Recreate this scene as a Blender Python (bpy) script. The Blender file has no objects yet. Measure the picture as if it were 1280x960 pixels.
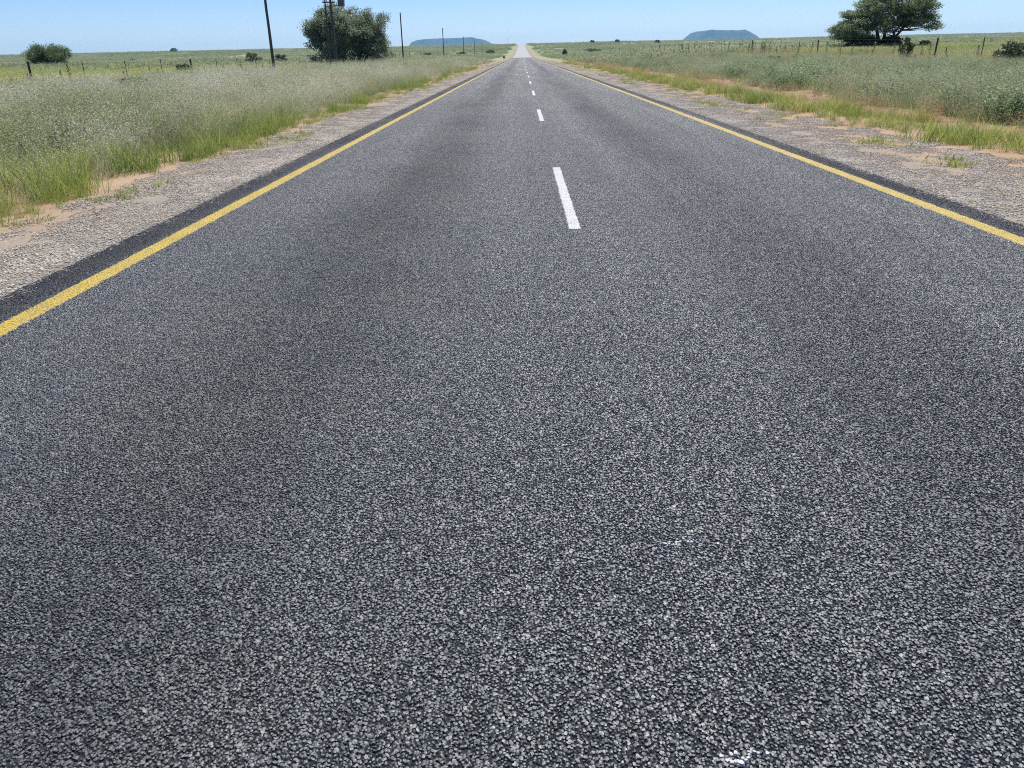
import bpy, math, random
import numpy as np
from mathutils import Vector, Matrix, Euler

SC = bpy.context.scene
COL = SC.collection
rad = math.radians

# ------------------------------------------------------------------ camera
cam_d = bpy.data.cameras.new("camera")
cam_d.sensor_fit = 'HORIZONTAL'
cam_d.sensor_width = 36.0
cam_d.lens = 36.0 * 967.0 / 1280.0
cam_d.clip_start = 0.05
cam_d.clip_end = 60000.0
cam = bpy.data.objects.new("camera", cam_d)
COL.objects.link(cam)
cam.matrix_world = Matrix.Translation((0, 0, 1.5)) @ Matrix.Rotation(rad(1.14), 4, 'Z') @ \
    Matrix.Rotation(rad(90 - 23.1), 4, 'X') @ Matrix.Rotation(rad(-1.26), 4, 'Z')
SC.camera = cam

# ------------------------------------------------------------------ sky, sun, exposure
SUN_EL, SUN_AZ = 64.0, 22.0            # degrees; azimuth from +Y (ahead) towards +X (right)
w = bpy.data.worlds.new("World")
SC.world = w
w.use_nodes = True
nt = w.node_tree
nt.nodes.clear()
sky = nt.nodes.new('ShaderNodeTexSky')
sky.sky_type = 'NISHITA'
sky.sun_disc = False
sky.sun_elevation = rad(SUN_EL)
sky.sun_rotation = rad(SUN_AZ)
sky.altitude = 1300
sky.air_density = 1.0
sky.dust_density = 1.0
sky.ozone_density = 4.0
bgn = nt.nodes.new('ShaderNodeBackground')
bgn.inputs['Strength'].default_value = 0.088
won = nt.nodes.new('ShaderNodeOutputWorld')
tintn = nt.nodes.new('ShaderNodeMix'); tintn.data_type = 'RGBA'; tintn.blend_type = 'MULTIPLY'   # the deep clean blue of dry highland air
tintn.inputs[0].default_value = 1.0
wtc = nt.nodes.new('ShaderNodeTexCoord'); wsp = nt.nodes.new('ShaderNodeSeparateXYZ')
nt.links.new(wtc.outputs['Generated'], wsp.inputs[0])
wmr = nt.nodes.new('ShaderNodeMapRange'); wmr.inputs[1].default_value = 0.0; wmr.inputs[2].default_value = 0.11
nt.links.new(wsp.outputs[2], wmr.inputs[0])
wtint = nt.nodes.new('ShaderNodeMix'); wtint.data_type = 'RGBA'
nt.links.new(wmr.outputs[0], wtint.inputs[0])
wtint.inputs[6].default_value = (0.92, 0.92, 1.08, 1); wtint.inputs[7].default_value = (0.47, 0.68, 1.0, 1)
nt.links.new(wtint.outputs[2], tintn.inputs[7])
nt.links.new(sky.outputs[0], tintn.inputs[6])
nt.links.new(tintn.outputs[2], bgn.inputs['Color'])
nt.links.new(bgn.outputs[0], won.inputs['Surface'])

sun_d = bpy.data.lights.new("sun", 'SUN')
sun_d.energy = 4.8
sun_d.angle = rad(0.53)
sun_d.color = (1.0, 0.955, 0.88)
sun = bpy.data.objects.new("sun", sun_d)
COL.objects.link(sun)
sdir = Vector((math.cos(rad(SUN_EL)) * math.sin(rad(SUN_AZ)), math.cos(rad(SUN_EL)) * math.cos(rad(SUN_AZ)), math.sin(rad(SUN_EL))))
sun.rotation_euler = (-sdir).to_track_quat('-Z', 'Y').to_euler()
sun.location = (0, 0, 300)

SC.view_settings.view_transform = 'Standard'
SC.view_settings.look = 'None'
SC.view_settings.gamma = 1
SC.view_settings.use_curve_mapping = False
SC.view_settings.exposure = 0.7
SC.cycles.max_bounces = 6
SC.cycles.transparent_max_bounces = 6
SC.cycles.volume_bounces = 0
SC.render.filter_size = 1.0
SC.cycles.filter_width = 1.1
SC.cycles.use_denoising = False

# ------------------------------------------------------------------ helpers
RNG = np.random.default_rng(7)
random.seed(7)


def tag(o, label=None, cat=None, group=None, kind=None):
    if label: o['label'] = label
    if cat: o['category'] = cat
    if group: o['group'] = group
    if kind: o['kind'] = kind
    return o


def link(name, me, parent=None, mat=None):
    o = bpy.data.objects.new(name, me)
    COL.objects.link(o)
    if parent is not None:
        o.parent = parent
    if mat is not None and me is not None and len(me.materials) == 0:
        me.materials.append(mat)
    return o


def empty(name, loc, rz=0.0):
    o = bpy.data.objects.new(name, None)
    COL.objects.link(o)
    o.location = loc
    o.rotation_euler = (0, 0, rz)
    o.empty_display_size = 0.3
    return o


def mesh(name, verts, faces, smooth=False):
    me = bpy.data.meshes.new(name)
    if isinstance(verts, np.ndarray):
        verts = verts.tolist()
    me.from_pydata(verts, [], faces if isinstance(faces, list) else faces.tolist())
    me.update()
    me.polygons.foreach_set('use_smooth', [bool(smooth)] * len(me.polygons))
    return me


def fast_mesh(name, verts, faces, n):
    """all faces have n corners; numpy in"""
    me = bpy.data.meshes.new(name)
    verts = np.asarray(verts, dtype=np.float32)
    faces = np.asarray(faces, dtype=np.int32)
    me.vertices.add(len(verts))
    me.vertices.foreach_set('co', verts.ravel())
    me.loops.add(faces.size)
    me.loops.foreach_set('vertex_index', faces.ravel())
    me.polygons.add(len(faces))
    me.polygons.foreach_set('loop_start', np.arange(0, faces.size, n, dtype=np.int32))
    me.update(calc_edges=True)
    me.polygons.foreach_set('use_smooth', [False] * len(faces))
    return me


def smooth01(t):
    t = np.clip(t, 0, 1)
    return t * t * (3 - 2 * t)


def vnoise(x, y, seed=0):
    """value noise in 0..1, numpy"""
    x = np.asarray(x, float); y = np.asarray(y, float)
    xi = np.floor(x).astype(np.int64); yi = np.floor(y).astype(np.int64)
    fx = x - xi; fy = y - yi
    fx = fx * fx * (3 - 2 * fx); fy = fy * fy * (3 - 2 * fy)

    def hsh(a, b):
        n = (a * 374761393 + b * 668265263 + seed * 1442695041) & 0x7fffffff
        n = ((n ^ (n >> 13)) * 1274126177) & 0x7fffffff
        n = n ^ (n >> 16)
        return (n % 100003) / 100003.0
    v = hsh(xi, yi) * (1 - fx) * (1 - fy) + hsh(xi + 1, yi) * fx * (1 - fy) + hsh(xi, yi + 1) * (1 - fx) * fy + hsh(xi + 1, yi + 1) * fx * fy
    return v


def fbm(x, y, seed=0, o=3):
    s = 0; a = 1; t = 0
    for k in range(o):
        s = s + a * vnoise(np.asarray(x) * 2 ** k, np.asarray(y) * 2 ** k, seed + k * 17)
        t += a; a *= 0.5
    return s / t


# ------------------------------------------------------------------ materials
def new_mat(name):
    m = bpy.data.materials.new(name)
    m.use_nodes = True
    n = m.node_tree
    n.nodes.clear()
    return m, n.nodes, n.links


def ramp(N, stops, interp='LINEAR'):
    r = N.new('ShaderNodeValToRGB')
    r.color_ramp.interpolation = interp
    els = r.color_ramp.elements
    while len(els) > 1:
        els.remove(els[-1])
    els[0].position = stops[0][0]; els[0].color = (*stops[0][1], 1)
    for p, c in stops[1:]:
        e = els.new(p); e.color = (*c, 1)
    return r


def noise(N, L, vec, scale, detail=3, rough=0.55):
    t = N.new('ShaderNodeTexNoise')
    t.inputs['Scale'].default_value = scale
    t.inputs['Detail'].default_value = detail
    t.inputs['Roughness'].default_value = rough
    if vec is not None: L.new(vec, t.inputs['Vector'])
    return t.outputs['Fac']


def mixc(N, L, fac, a, b, mode='MIX'):
    m = N.new('ShaderNodeMix'); m.data_type = 'RGBA'; m.blend_type = mode
    for s, v in ((0, fac), (6, a), (7, b)):
        if isinstance(v, (int, float)): m.inputs[s].default_value = v
        elif isinstance(v, tuple): m.inputs[s].default_value = (*v, 1)
        else: L.new(v, m.inputs[s])
    return m.outputs[2]


def math_(N, L, op, a, b=None, c=None, clamp=False):
    m = N.new('ShaderNodeMath'); m.operation = op; m.use_clamp = clamp
    for i, v in enumerate((a, b, c)):
        if v is None: continue
        if isinstance(v, (int, float)): m.inputs[i].default_value = v
        else: L.new(v, m.inputs[i])
    return m.outputs[0]


def maprange(N, L, v, a, b, c=0.0, d=1.0, smooth=True):
    m = N.new('ShaderNodeMapRange'); m.clamp = True
    if smooth: m.interpolation_type = 'SMOOTHSTEP'
    L.new(v, m.inputs[0])
    for i, x in enumerate((a, b, c, d)): m.inputs[i + 1].default_value = x
    return m.outputs[0]


def attr(N, name, typ='GEOMETRY'):
    a = N.new('ShaderNodeAttribute'); a.attribute_name = name; a.attribute_type = typ
    return a.outputs['Fac']


def principled(N, L, col, rough=0.8, spec=0.3, normal=None, metal=0.0):
    p = N.new('ShaderNodeBsdfPrincipled')
    if isinstance(col, tuple): p.inputs['Base Color'].default_value = (*col, 1)
    else: L.new(col, p.inputs['Base Color'])
    if isinstance(rough, (int, float)): p.inputs['Roughness'].default_value = rough
    else: L.new(rough, p.inputs['Roughness'])
    p.inputs['Specular IOR Level'].default_value = spec
    p.inputs['Metallic'].default_value = metal
    if normal is not None: L.new(normal, p.inputs['Normal'])
    o = N.new('ShaderNodeOutputMaterial')
    L.new(p.outputs[0], o.inputs['Surface'])
    return p


def bump(N, L, h, strength=0.5, dist=0.01):
    b = N.new('ShaderNodeBump')
    b.inputs['Strength'].default_value = strength
    b.inputs['Distance'].default_value = dist
    L.new(h, b.inputs['Height'])
    return b.outputs[0]


def plant_mat(name, stops, transl=0.35, patch=0.6, rough=0.6):
    """foliage: hue from per-blade 'shade' and per-clump 'tint', thin and part translucent"""
    m, N, L = new_mat(name)
    s = attr(N, 'shade'); t = attr(N, 'tint', 'INSTANCER')
    f = math_(N, L, 'ADD', math_(N, L, 'MULTIPLY', s, 1 - patch), math_(N, L, 'MULTIPLY', t, patch), clamp=True)
    r = ramp(N, stops); L.new(f, r.inputs[0])
    d = N.new('ShaderNodeBsdfPrincipled'); d.inputs['Roughness'].default_value = rough
    d.inputs['Specular IOR Level'].default_value = 0.25
    L.new(r.outputs[0], d.inputs['Base Color'])
    tr = N.new('ShaderNodeBsdfTranslucent'); L.new(r.outputs[0], tr.inputs['Color'])
    mx = N.new('ShaderNodeMixShader'); mx.inputs[0].default_value = transl
    L.new(d.outputs[0], mx.inputs[1]); L.new(tr.outputs[0], mx.inputs[2])
    o = N.new('ShaderNodeOutputMaterial'); L.new(mx.outputs[0], o.inputs['Surface'])
    return m


def leaf_mat(name, c0, c1, transl=0.3):
    return plant_mat(name, [(0.0, c0), (1.0, c1)], transl, 0.0)


def simple_mat(name, c0, c1, scale=8.0, rough=0.85, spec=0.2, metal=0.0, stretch=None, bmp=0.0):
    m, N, L = new_mat(name)
    g = N.new('ShaderNodeTexCoord')
    v = g.outputs['Object']
    if stretch:
        mp = N.new('ShaderNodeMapping'); mp.inputs['Scale'].default_value = stretch
        L.new(v, mp.inputs['Vector']); v = mp.outputs[0]
    n = noise(N, L, v, scale, 5, 0.6)
    r = ramp(N, [(0.3, c0), (0.7, c1)]); L.new(n, r.inputs[0])
    principled(N, L, r.outputs[0], rough, spec, bump(N, L, n, bmp, 0.02) if bmp else None, metal)
    return m


# ------------------------------------------------------------------ terrain
PY = np.array([-400, 300, 360, 420, 500, 600, 720, 900, 1100, 1300, 1450, 1600, 1900, 3000, 30000.])
PZ = np.array([0, 0, 0.0, 0.25, 1.0, 2.5, 4.7, 8.0, 11.6, 14.6, 15.8, 15.3, 11.0, 2.0, 0.])


def profile(y):
    y = np.asarray(y, float)
    return (np.interp(y, PY, PZ) + np.interp(y - 15, PY, PZ) + np.interp(y + 15, PY, PZ)) / 3


RL, RR = -3.67, 4.45           # sealed edge left and right
XL, XR, XC = -3.225, 4.08, 0.47  # painted lines


def ground_z(x, y):
    x = np.asarray(x, float); y = np.asarray(y, float)
    z = profile(y)
    near = 1 - smooth01((y - 380) / 500)
    left = smooth01((-x - 6.5) / 16) * (0.35 + 0.75 * smooth01((y - 45) / 230)) + smooth01((-x - 40) / 60) * 0.5
    right = smooth01((x - 9) / 17) * (0.62 + 0.65 * smooth01((y - 40) / 80)) + smooth01((x - 34) / 40) * 0.25
    side = (left + right) * near
    off = np.minimum(np.abs(x - 0.4) - 5.5, 1e9)
    und = (fbm(x / 9, y / 9, 3) - 0.5) * 0.22 * smooth01(off / 6) + (fbm(x / 1.3, y / 1.3, 5) - 0.5) * 0.07 * smooth01(off / 2)
    far = (fbm(x / 160, y / 220, 11) - 0.5) * 2.6 * smooth01((np.abs(x) - 25) / 120) * smooth01((y - 420) / 500)
    crown = -0.035 * smooth01((np.abs(x - 0.4) - 3.72) / 0.3) - 0.06 * smooth01((np.abs(x - 0.4) - 4.4) / 2.5)
    return z + side + und + far + crown


def gz(x, y):
    return float(ground_z(x, y))


def sheet(name, xs, ys, zf):
    X, Y = np.meshgrid(xs, ys)
    Z = zf(X, Y)
    v = np.stack([X.ravel(), Y.ravel(), Z.ravel()], 1)
    nx, ny = len(xs), len(ys)
    i = np.arange(nx * ny).reshape(ny, nx)
    f = np.stack([i[:-1, :-1].ravel(), i[:-1, 1:].ravel(), i[1:, 1:].ravel(), i[1:, :-1].ravel()], 1)
    me = fast_mesh(name, v, f, 4)
    me.polygons.foreach_set('use_smooth', [True] * len(me.polygons))
    return me


def gspace(a, b, d0, g):
    out = [a]; d = d0
    while out[-1] < b:
        out.append(out[-1] + d); d *= g
    out[-1] = b
    return out


# ground material: red earth at the road, grass litter in the verge, green-grey veld far off
m_ground, N, L = new_mat("veld_soil")
geo = N.new('ShaderNodeNewGeometry')
sep = N.new('ShaderNodeSeparateXYZ'); L.new(geo.outputs['Position'], sep.inputs[0])
pos = geo.outputs['Position']
ax = math_(N, L, 'ABSOLUTE', math_(N, L, 'SUBTRACT', sep.outputs[0], 0.4))
n1 = noise(N, L, pos, 0.9, 5); n2 = noise(N, L, pos, 14, 4, 0.65); n3 = noise(N, L, pos, 0.012, 5, 0.6); n4 = noise(N, L, pos, 0.12, 4)
nf = noise(N, L, pos, 95, 2, 0.6)
soil = ramp(N, [(0.25, (0.165, 0.112, 0.068)), (0.5, (0.285, 0.193, 0.118)), (0.75, (0.33, 0.262, 0.190))])
L.new(math_(N, L, 'ADD', math_(N, L, 'MULTIPLY', n1, 0.6), math_(N, L, 'MULTIPLY', n2, 0.4)), soil.inputs[0])
grav = ramp(N, [(0.35, (0.10, 0.097, 0.088)), (0.6, (0.27, 0.252, 0.218))]); L.new(nf, grav.inputs[0])
gm = math_(N, L, 'MULTIPLY', maprange(N, L, ax, 4.3, 6.6, 1.0, 0.0), maprange(N, L, n1, 0.35, 0.6, 0.7, 1.0))
c = mixc(N, L, gm, soil.outputs[0], grav.outputs[0])
litter = ramp(N, [(0.3, (0.09, 0.10, 0.045)), (0.55, (0.17, 0.17, 0.085)), (0.8, (0.28, 0.235, 0.14))]); L.new(n2, litter.inputs[0])
c = mixc(N, L, math_(N, L, 'MULTIPLY', maprange(N, L, ax, 9.5, 13.0), maprange(N, L, n4, 0.3, 0.7, 1.0, 0.7)), c, litter.outputs[0])
farv = ramp(N, [(0.3, (0.14, 0.175, 0.085)), (0.5, (0.21, 0.235, 0.125)), (0.7, (0.32, 0.30, 0.19))])
L.new(math_(N, L, 'ADD', math_(N, L, 'MULTIPLY', n3, 0.65), math_(N, L, 'MULTIPLY', n4, 0.35)), farv.inputs[0])
c = mixc(N, L, maprange(N, L, ax, 24, 40), c, farv.outputs[0])
c = mixc(N, L, math_(N, L, 'MULTIPLY', maprange(N, L, sep.outputs[1], 120, 280), maprange(N, L, ax, 5.4, 7.5)), c, farv.outputs[0])
principled(N, L, c, 0.95, 0.15, bump(N, L, n2, 0.6, 0.03))

xs = sorted(set(list(np.round(np.arange(-6.9, -3.35, 0.1), 3)) + list(np.round(np.arange(3.75, 9.9, 0.12), 3)) + [-x for x in gspace(4, 5200, 0.35, 1.055)] + gspace(4, 5200, 0.35, 1.055) + [-3, 0, 3]))
ys = [-400, -200, -100, -50, -25, -12] + gspace(-6, 9950, 0.32, 1.012)
ground = link("ground", sheet("ground", np.array(xs), np.array(ys), lambda X, Y: ground_z(X, Y) - 0.012 - 0.05 * (np.abs(X - 0.4) < 3.5)), mat=m_ground)
tag(ground, kind='structure')

# ------------------------------------------------------------------ scatter by geometry nodes (points + clump in one mesh)
def scatter_group():
    g = bpy.data.node_groups.new('scatter', 'GeometryNodeTree')
    g.interface.new_socket('Geometry', in_out='INPUT', socket_type='NodeSocketGeometry')
    g.interface.new_socket('Geometry', in_out='OUTPUT', socket_type='NodeSocketGeometry')
    n = g.nodes; l = g.links
    gi = n.new('NodeGroupInput'); go = n.new('NodeGroupOutput')

    def na(name, typ):
        a = n.new('GeometryNodeInputNamedAttribute'); a.data_type = typ
        a.inputs['Name'].default_value = name
        return a.outputs['Attribute']
    sp = n.new('GeometryNodeSeparateGeometry'); sp.domain = 'POINT'
    cmpn = n.new('FunctionNodeCompare'); cmpn.data_type = 'FLOAT'; cmpn.operation = 'GREATER_THAN'
    cmpn.inputs['B'].default_value = 0.0
    l.new(na('siz', 'FLOAT'), cmpn.inputs['A'])
    l.new(cmpn.outputs[0], sp.inputs['Selection'])
    l.new(gi.outputs[0], sp.inputs['Geometry'])
    ip = n.new('GeometryNodeInstanceOnPoints')
    l.new(sp.outputs['Selection'], ip.inputs['Points'])
    l.new(sp.outputs['Inverted'], ip.inputs['Instance'])
    l.new(na('rot', 'FLOAT_VECTOR'), ip.inputs['Rotation'])
    l.new(na('siz', 'FLOAT'), ip.inputs['Scale'])
    l.new(ip.outputs[0], go.inputs[0])
    return g


SCAT = scatter_group()


def scatter(name, V, F, n, shade, pts, rot, siz, tint, mat, label, cat, kind='stuff', parent=None, smooth=False):
    """V,F: the clump (n-gons of n corners), shade per clump vertex; pts/rot/siz/tint per copy"""
    nv = len(V); npnt = len(pts)
    v = np.concatenate([np.asarray(V, np.float32), np.asarray(pts, np.float32)])
    me = fast_mesh(name, v, F, n)
    z = np.zeros(nv, np.float32)
    me.attributes.new('siz', 'FLOAT', 'POINT').data.foreach_set('value', np.concatenate([z, np.asarray(siz, np.float32)]))
    me.attributes.new('tint', 'FLOAT', 'POINT').data.foreach_set('value', np.concatenate([z, np.asarray(tint, np.float32)]))
    me.attributes.new('shade', 'FLOAT', 'POINT').data.foreach_set('value', np.concatenate([np.asarray(shade, np.float32), np.zeros(npnt, np.float32)]))
    me.attributes.new('rot', 'FLOAT_VECTOR', 'POINT').data.foreach_set('vector', np.concatenate([np.zeros((nv, 3), np.float32), np.asarray(rot, np.float32)]).ravel())
    if smooth: me.polygons.foreach_set('use_smooth', [True] * len(me.polygons))
    o = link(name, me, parent, mat)
    md = o.modifiers.new('scatter', 'NODES'); md.node_group = SCAT
    tag(o, label, cat, None, kind)
    return o


# ------------------------------------------------------------------ road
def crossfall(x):
    return -0.0

m_bit, N, L = new_mat("bitumen")
g = N.new('ShaderNodeNewGeometry')
nn = noise(N, L, g.outputs['Position'], 60, 3)
r = ramp(N, [(0.3, (0.008, 0.008, 0.009)), (0.7, (0.022, 0.022, 0.023))]); L.new(nn, r.inputs[0])
principled(N, L, r.outputs[0], 0.85, 0.15, bump(N, L, nn, 0.5, 0.004))


def ragged(y, s):
    return (fbm(y / 0.9, y * 0 + s, 21) - 0.5) * 0.13 + (fbm(y / 0.12, y * 0 + s, 23) - 0.5) * 0.06


CHIP_END = 327.0
ysr = np.concatenate([np.arange(-8, 40, 0.12), np.arange(40, CHIP_END + 3, 2.5)])
cols = [0, 0.02, 0.25, 0.5, 0.75, 0.98, 1]
vv = []; 
for y in ysr:
    a = RL + float(ragged(np.array(y), 1.0)) - 0.01; b = RR + float(ragged(np.array(y), 7.0)) + 0.01
    for k, t in enumerate(cols):
        vv.append((a + (b - a) * t, y, float(profile(y)) - (0.03 if k in (0, len(cols) - 1) else 0.0)))
nc = len(cols); ff = []
for j in range(len(ysr) - 1):
    for k in range(nc - 1):
        a = j * nc + k; ff.append((a, a + 1, a + 1 + nc, a + nc))
road = link("road", mesh("road", vv, ff), mat=m_bit)
tag(road, kind='structure')

# stone chippings: one 1.358 m patch of some 12,000 chips, laid in rows along the whole near road
m_chip, N, L = new_mat("seal_chippings")
g = N.new('ShaderNodeNewGeometry'); p = g.outputs['Position']
sp = N.new('ShaderNodeSeparateXYZ'); L.new(p, sp.inputs[0])
s = attr(N, 'shade')
r = ramp(N, [(0.0, (0.032, 0.035, 0.036)), (0.4, (0.055, 0.061, 0.064)), (0.75, (0.086, 0.094, 0.098)), (0.95, (0.140, 0.148, 0.152)), (1.0, (0.30, 0.30, 0.295))])
L.new(s, r.inputs[0])
# traffic-worn bitumen film: dark mid-lane bands, streaks along the road
mp = N.new('ShaderNodeMapping'); mp.inputs['Scale'].default_value = (1.0, 0.06, 1.0); L.new(p, mp.inputs['Vector'])
st = noise(N, L, mp.outputs[0], 1.1, 4, 0.6)
st2 = noise(N, L, p, 0.35, 4, 0.6)
xw = math_(N, L, 'ADD', sp.outputs[0], math_(N, L, 'MULTIPLY', math_(N, L, 'SUBTRACT', st, 0.5), 0.5))
def band(cx, wd, amt):
    d = math_(N, L, 'ABSOLUTE', math_(N, L, 'SUBTRACT', xw, cx))
    return maprange(N, L, d, 0.0, wd, amt, 0.0)
tot = math_(N, L, 'ADD', band(-1.35, 1.0, 0.34), band(2.05, 1.0, 0.32))
tot = math_(N, L, 'ADD', tot, maprange(N, L, xw, XL + 0.12, XL - 0.22, 0.0, 0.62))
tot = math_(N, L, 'ADD', tot, maprange(N, L, xw, XR - 0.1, XR + 0.2, 0.0, 0.62))
tot = math_(N, L, 'ADD', tot, math_(N, L, 'MULTIPLY', math_(N, L, 'SUBTRACT', st2, 0.5), 0.55))
tot = math_(N, L, 'MAXIMUM', tot, 0.0)
c = mixc(N, L, tot, r.outputs[0], (0.030, 0.030, 0.033))
# patchy brownish tint on the left lane
br = math_(N, L, 'MULTIPLY', maprange(N, L, sp.outputs[0], 0.3, -1.2, 0.0, 1.0), maprange(N, L, noise(N, L, p, 0.8, 3), 0.4, 0.65, 0.0, 0.35))
c = mixc(N, L, br, c, (0.105, 0.097, 0.082))
rough = maprange(N, L, st, 0.3, 0.7, 0.52, 0.64)
n5 = noise(N, L, p, 420, 2, 0.6)
pch = principled(N, L, c, rough, 1.0, bump(N, L, n5, 0.35, 0.0012))
L.new(maprange(N, L, tot, 0.0, 0.7, 1.0, 0.25, False), pch.inputs["Specular IOR Level"])


def chip_patch(S, d, seed, rmin=0.0044, rmax=0.0087):
    rg = np.random.default_rng(seed)
    nx = int(S / d); ny = int(S / (d * 0.866))
    ix, iy = np.meshgrid(np.arange(nx), np.arange(ny))
    cx = (ix + 0.5 * (iy % 2) + 0.25).ravel() * S / nx + rg.normal(0, d * 0.20, nx * ny) - S / 2
    cy = (iy + 0.5).ravel() * S / ny + rg.normal(0, d * 0.20, nx * ny) - S / 2
    n = len(cx)
    K = 6
    ang = (np.arange(K)[None] + rg.uniform(-0.33, 0.33, (n, K))) * 2 * math.pi / K + rg.uniform(0, 6.28, (n, 1))
    R = rg.uniform(rmin, rmax, (n, 1)) * rg.uniform(0.78, 1.15, (n, K))
    el = rg.uniform(0.62, 1.0, (n, 1)); th = rg.uniform(0, 3.14, (n, 1))
    lx = R * np.cos(ang); ly = R * np.sin(ang) * el
    x = lx * np.cos(th) - ly * np.sin(th); y = lx * np.sin(th) + ly * np.cos(th)
    H = rg.uniform(0.0030, 0.0062, (n, 1))
    tx = rg.normal(0, 0.13, (n, 1)); ty = rg.normal(0, 0.13, (n, 1))
    sh = rg.uniform(0.45, 0.85, (n, 1))
    ox = rg.normal(0, 0.0012, (n, 1)); oy = rg.normal(0, 0.0012, (n, 1))
    xt = x * sh + ox; yt = y * sh + oy
    zt = H + tx * xt + ty * yt + rg.normal(0, 0.0006, (n, K))
    zb = np.full((n, K), -0.002)
    bot = np.stack([x + cx[:, None], y + cy[:, None], zb], 2)
    top = np.stack([xt + cx[:, None], yt + cy[:, None], zt], 2)
    ctr = np.stack([cx + ox[:, 0], cy + oy[:, 0], H[:, 0] + rg.uniform(0.0, 0.0022, n)], 1)[:, None]
    V = np.concatenate([bot, top, ctr], 1)
    base = (np.arange(n) * (2 * K + 1))[:, None, None]
    k = np.arange(K); k2 = (k + 1) % K
    f1 = np.stack([k, k2, K + k2], 1); f2 = np.stack([k, K + k2, K + k], 1); f3 = np.stack([K + k, K + k2, np.full(K, 2 * K)], 1)
    T = np.concatenate([f1, f2, f3])[None] + base
    shade = np.repeat(rg.beta(2.0, 2.6, n), 2 * K + 1)
    return V.reshape(-1, 3), T.reshape(-1, 3), shade


S = (RR - RL) / 6
V, F, sh = chip_patch(S, 0.0096, 3)
rows = np.arange(-3, int(CHIP_END / S))
cc, rr_ = np.meshgrid(np.arange(6), rows)
px = RL + (cc.ravel() + 0.5) * S; py = (rr_.ravel() + 0.5) * S
pts = np.stack([px, py, profile(py) + 0.0], 1)
rz = RNG.integers(0, 4, len(px)) * math.pi / 2
scatter("road_chippings", V, F, 3, sh, pts, np.stack([rz * 0, rz * 0, rz], 1), np.ones(len(px)), RNG.random(len(px)), m_chip, None, None, parent=road)

# far road on the rise, paler: the grade's sun reflection put into its colour
m_far, N, L = new_mat("glare_paled_asphalt")
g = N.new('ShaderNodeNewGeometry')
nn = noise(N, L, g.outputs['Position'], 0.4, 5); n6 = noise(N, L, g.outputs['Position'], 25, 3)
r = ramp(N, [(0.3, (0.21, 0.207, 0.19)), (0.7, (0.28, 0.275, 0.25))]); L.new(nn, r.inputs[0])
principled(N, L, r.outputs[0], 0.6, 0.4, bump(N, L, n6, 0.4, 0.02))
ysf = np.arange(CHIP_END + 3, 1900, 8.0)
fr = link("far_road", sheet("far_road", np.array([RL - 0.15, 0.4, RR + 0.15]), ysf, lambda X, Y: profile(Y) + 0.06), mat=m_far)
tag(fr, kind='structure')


def paint_mat(name, c0, c1, wear):
    m, N, L = new_mat(name)
    g = N.new('ShaderNodeNewGeometry'); p = g.outputs['Position']
    v = N.new('ShaderNodeTexVoronoi'); v.inputs['Scale'].default_value = 85; L.new(p, v.inputs['Vector'])
    n = noise(N, L, p, 2.2, 5, 0.7); n2 = noise(N, L, p, 160, 3, 0.6)
    r = ramp(N, [(0.3, c0), (0.7, c1)]); L.new(n, r.inputs[0])
    pit = math_(N, L, 'ADD', math_(N, L, 'MULTIPLY', v.outputs['Distance'], 0.85), math_(N, L, 'MULTIPLY', n2, 0.5))
    c = mixc(N, L, maprange(N, L, pit, 0.62, 0.86, 0.0, wear), r.outputs[0], (0.07, 0.065, 0.06))
    inv = math_(N, L, 'SUBTRACT', 1.0, v.outputs['Distance'])
    principled(N, L, c, 0.6, 0.35, bump(N, L, inv, 0.9, 0.007))
    return m


m_yel = paint_mat("yellow_line_paint", (0.38, 0.26, 0.014), (0.50, 0.36, 0.022), 0.85)
m_whi = paint_mat("white_line_paint", (0.42, 0.425, 0.42), (0.54, 0.54, 0.53), 0.6)


def stripe(name, cx, wdt, y0, y1, seed, mat, step=None):
    """a coat of paint that follows the chips: bumpy sheet with a ragged rim; finer near the camera"""
    yy = [y0]
    while yy[-1] < y1:
        yy.append(yy[-1] + max(0.012, 0.0018 * max(yy[-1], 0) ** 1.15) if step is None else yy[-1] + step)
    yy[-1] = y1
    yy = np.array(yy); n = len(yy)
    M = 13
    rg = np.random.default_rng(seed)
    t = np.linspace(-0.5, 0.5, M)
    e0 = rg.normal(0, 0.0045, n) + (vnoise(yy / 0.5, yy * 0, seed) - 0.5) * 0.006
    e1 = rg.normal(0, 0.0045, n) + (vnoise(yy / 0.5, yy * 0 + 5, seed) - 0.5) * 0.006
    X = cx + t[None] * wdt + (t[None] < 0) * e0[:, None] * (-2 * t[None]) + (t[None] > 0) * e1[:, None] * (2 * t[None])
    Y = np.repeat(yy[:, None], M, 1)
    Z = profile(Y) + 0.0078 + rg.normal(0, 0.0009, (n, M))
    Z[:, 0] = profile(yy) + 0.002; Z[:, -1] = profile(yy) + 0.002
    v = np.stack([X.ravel(), Y.ravel(), Z.ravel()], 1)
    i = np.arange(n * M).reshape(n, M)
    f = np.stack([i[:-1, :-1].ravel(), i[:-1, 1:].ravel(), i[1:, 1:].ravel(), i[1:, :-1].ravel()], 1)
    me = fast_mesh(name, v, f, 4)
    o = link(name, me, road, mat)
    return o


stripe("edge_line", XL, 0.165, -2.0, CHIP_END, 31, m_yel)['label'] = "yellow line along the left edge of the road"
stripe("edge_line", XR, 0.165, -2.0, CHIP_END, 32, m_yel)['label'] = "yellow line along the right edge of the road"
k = 0
for k in range(25):
    y0 = 7.12 + 12.42 * k
    stripe("centre_dash", XC, 0.115, y0, y0 + 4.2, 40 + k, m_whi, 0.012 if k < 3 else 0.1)


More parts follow.
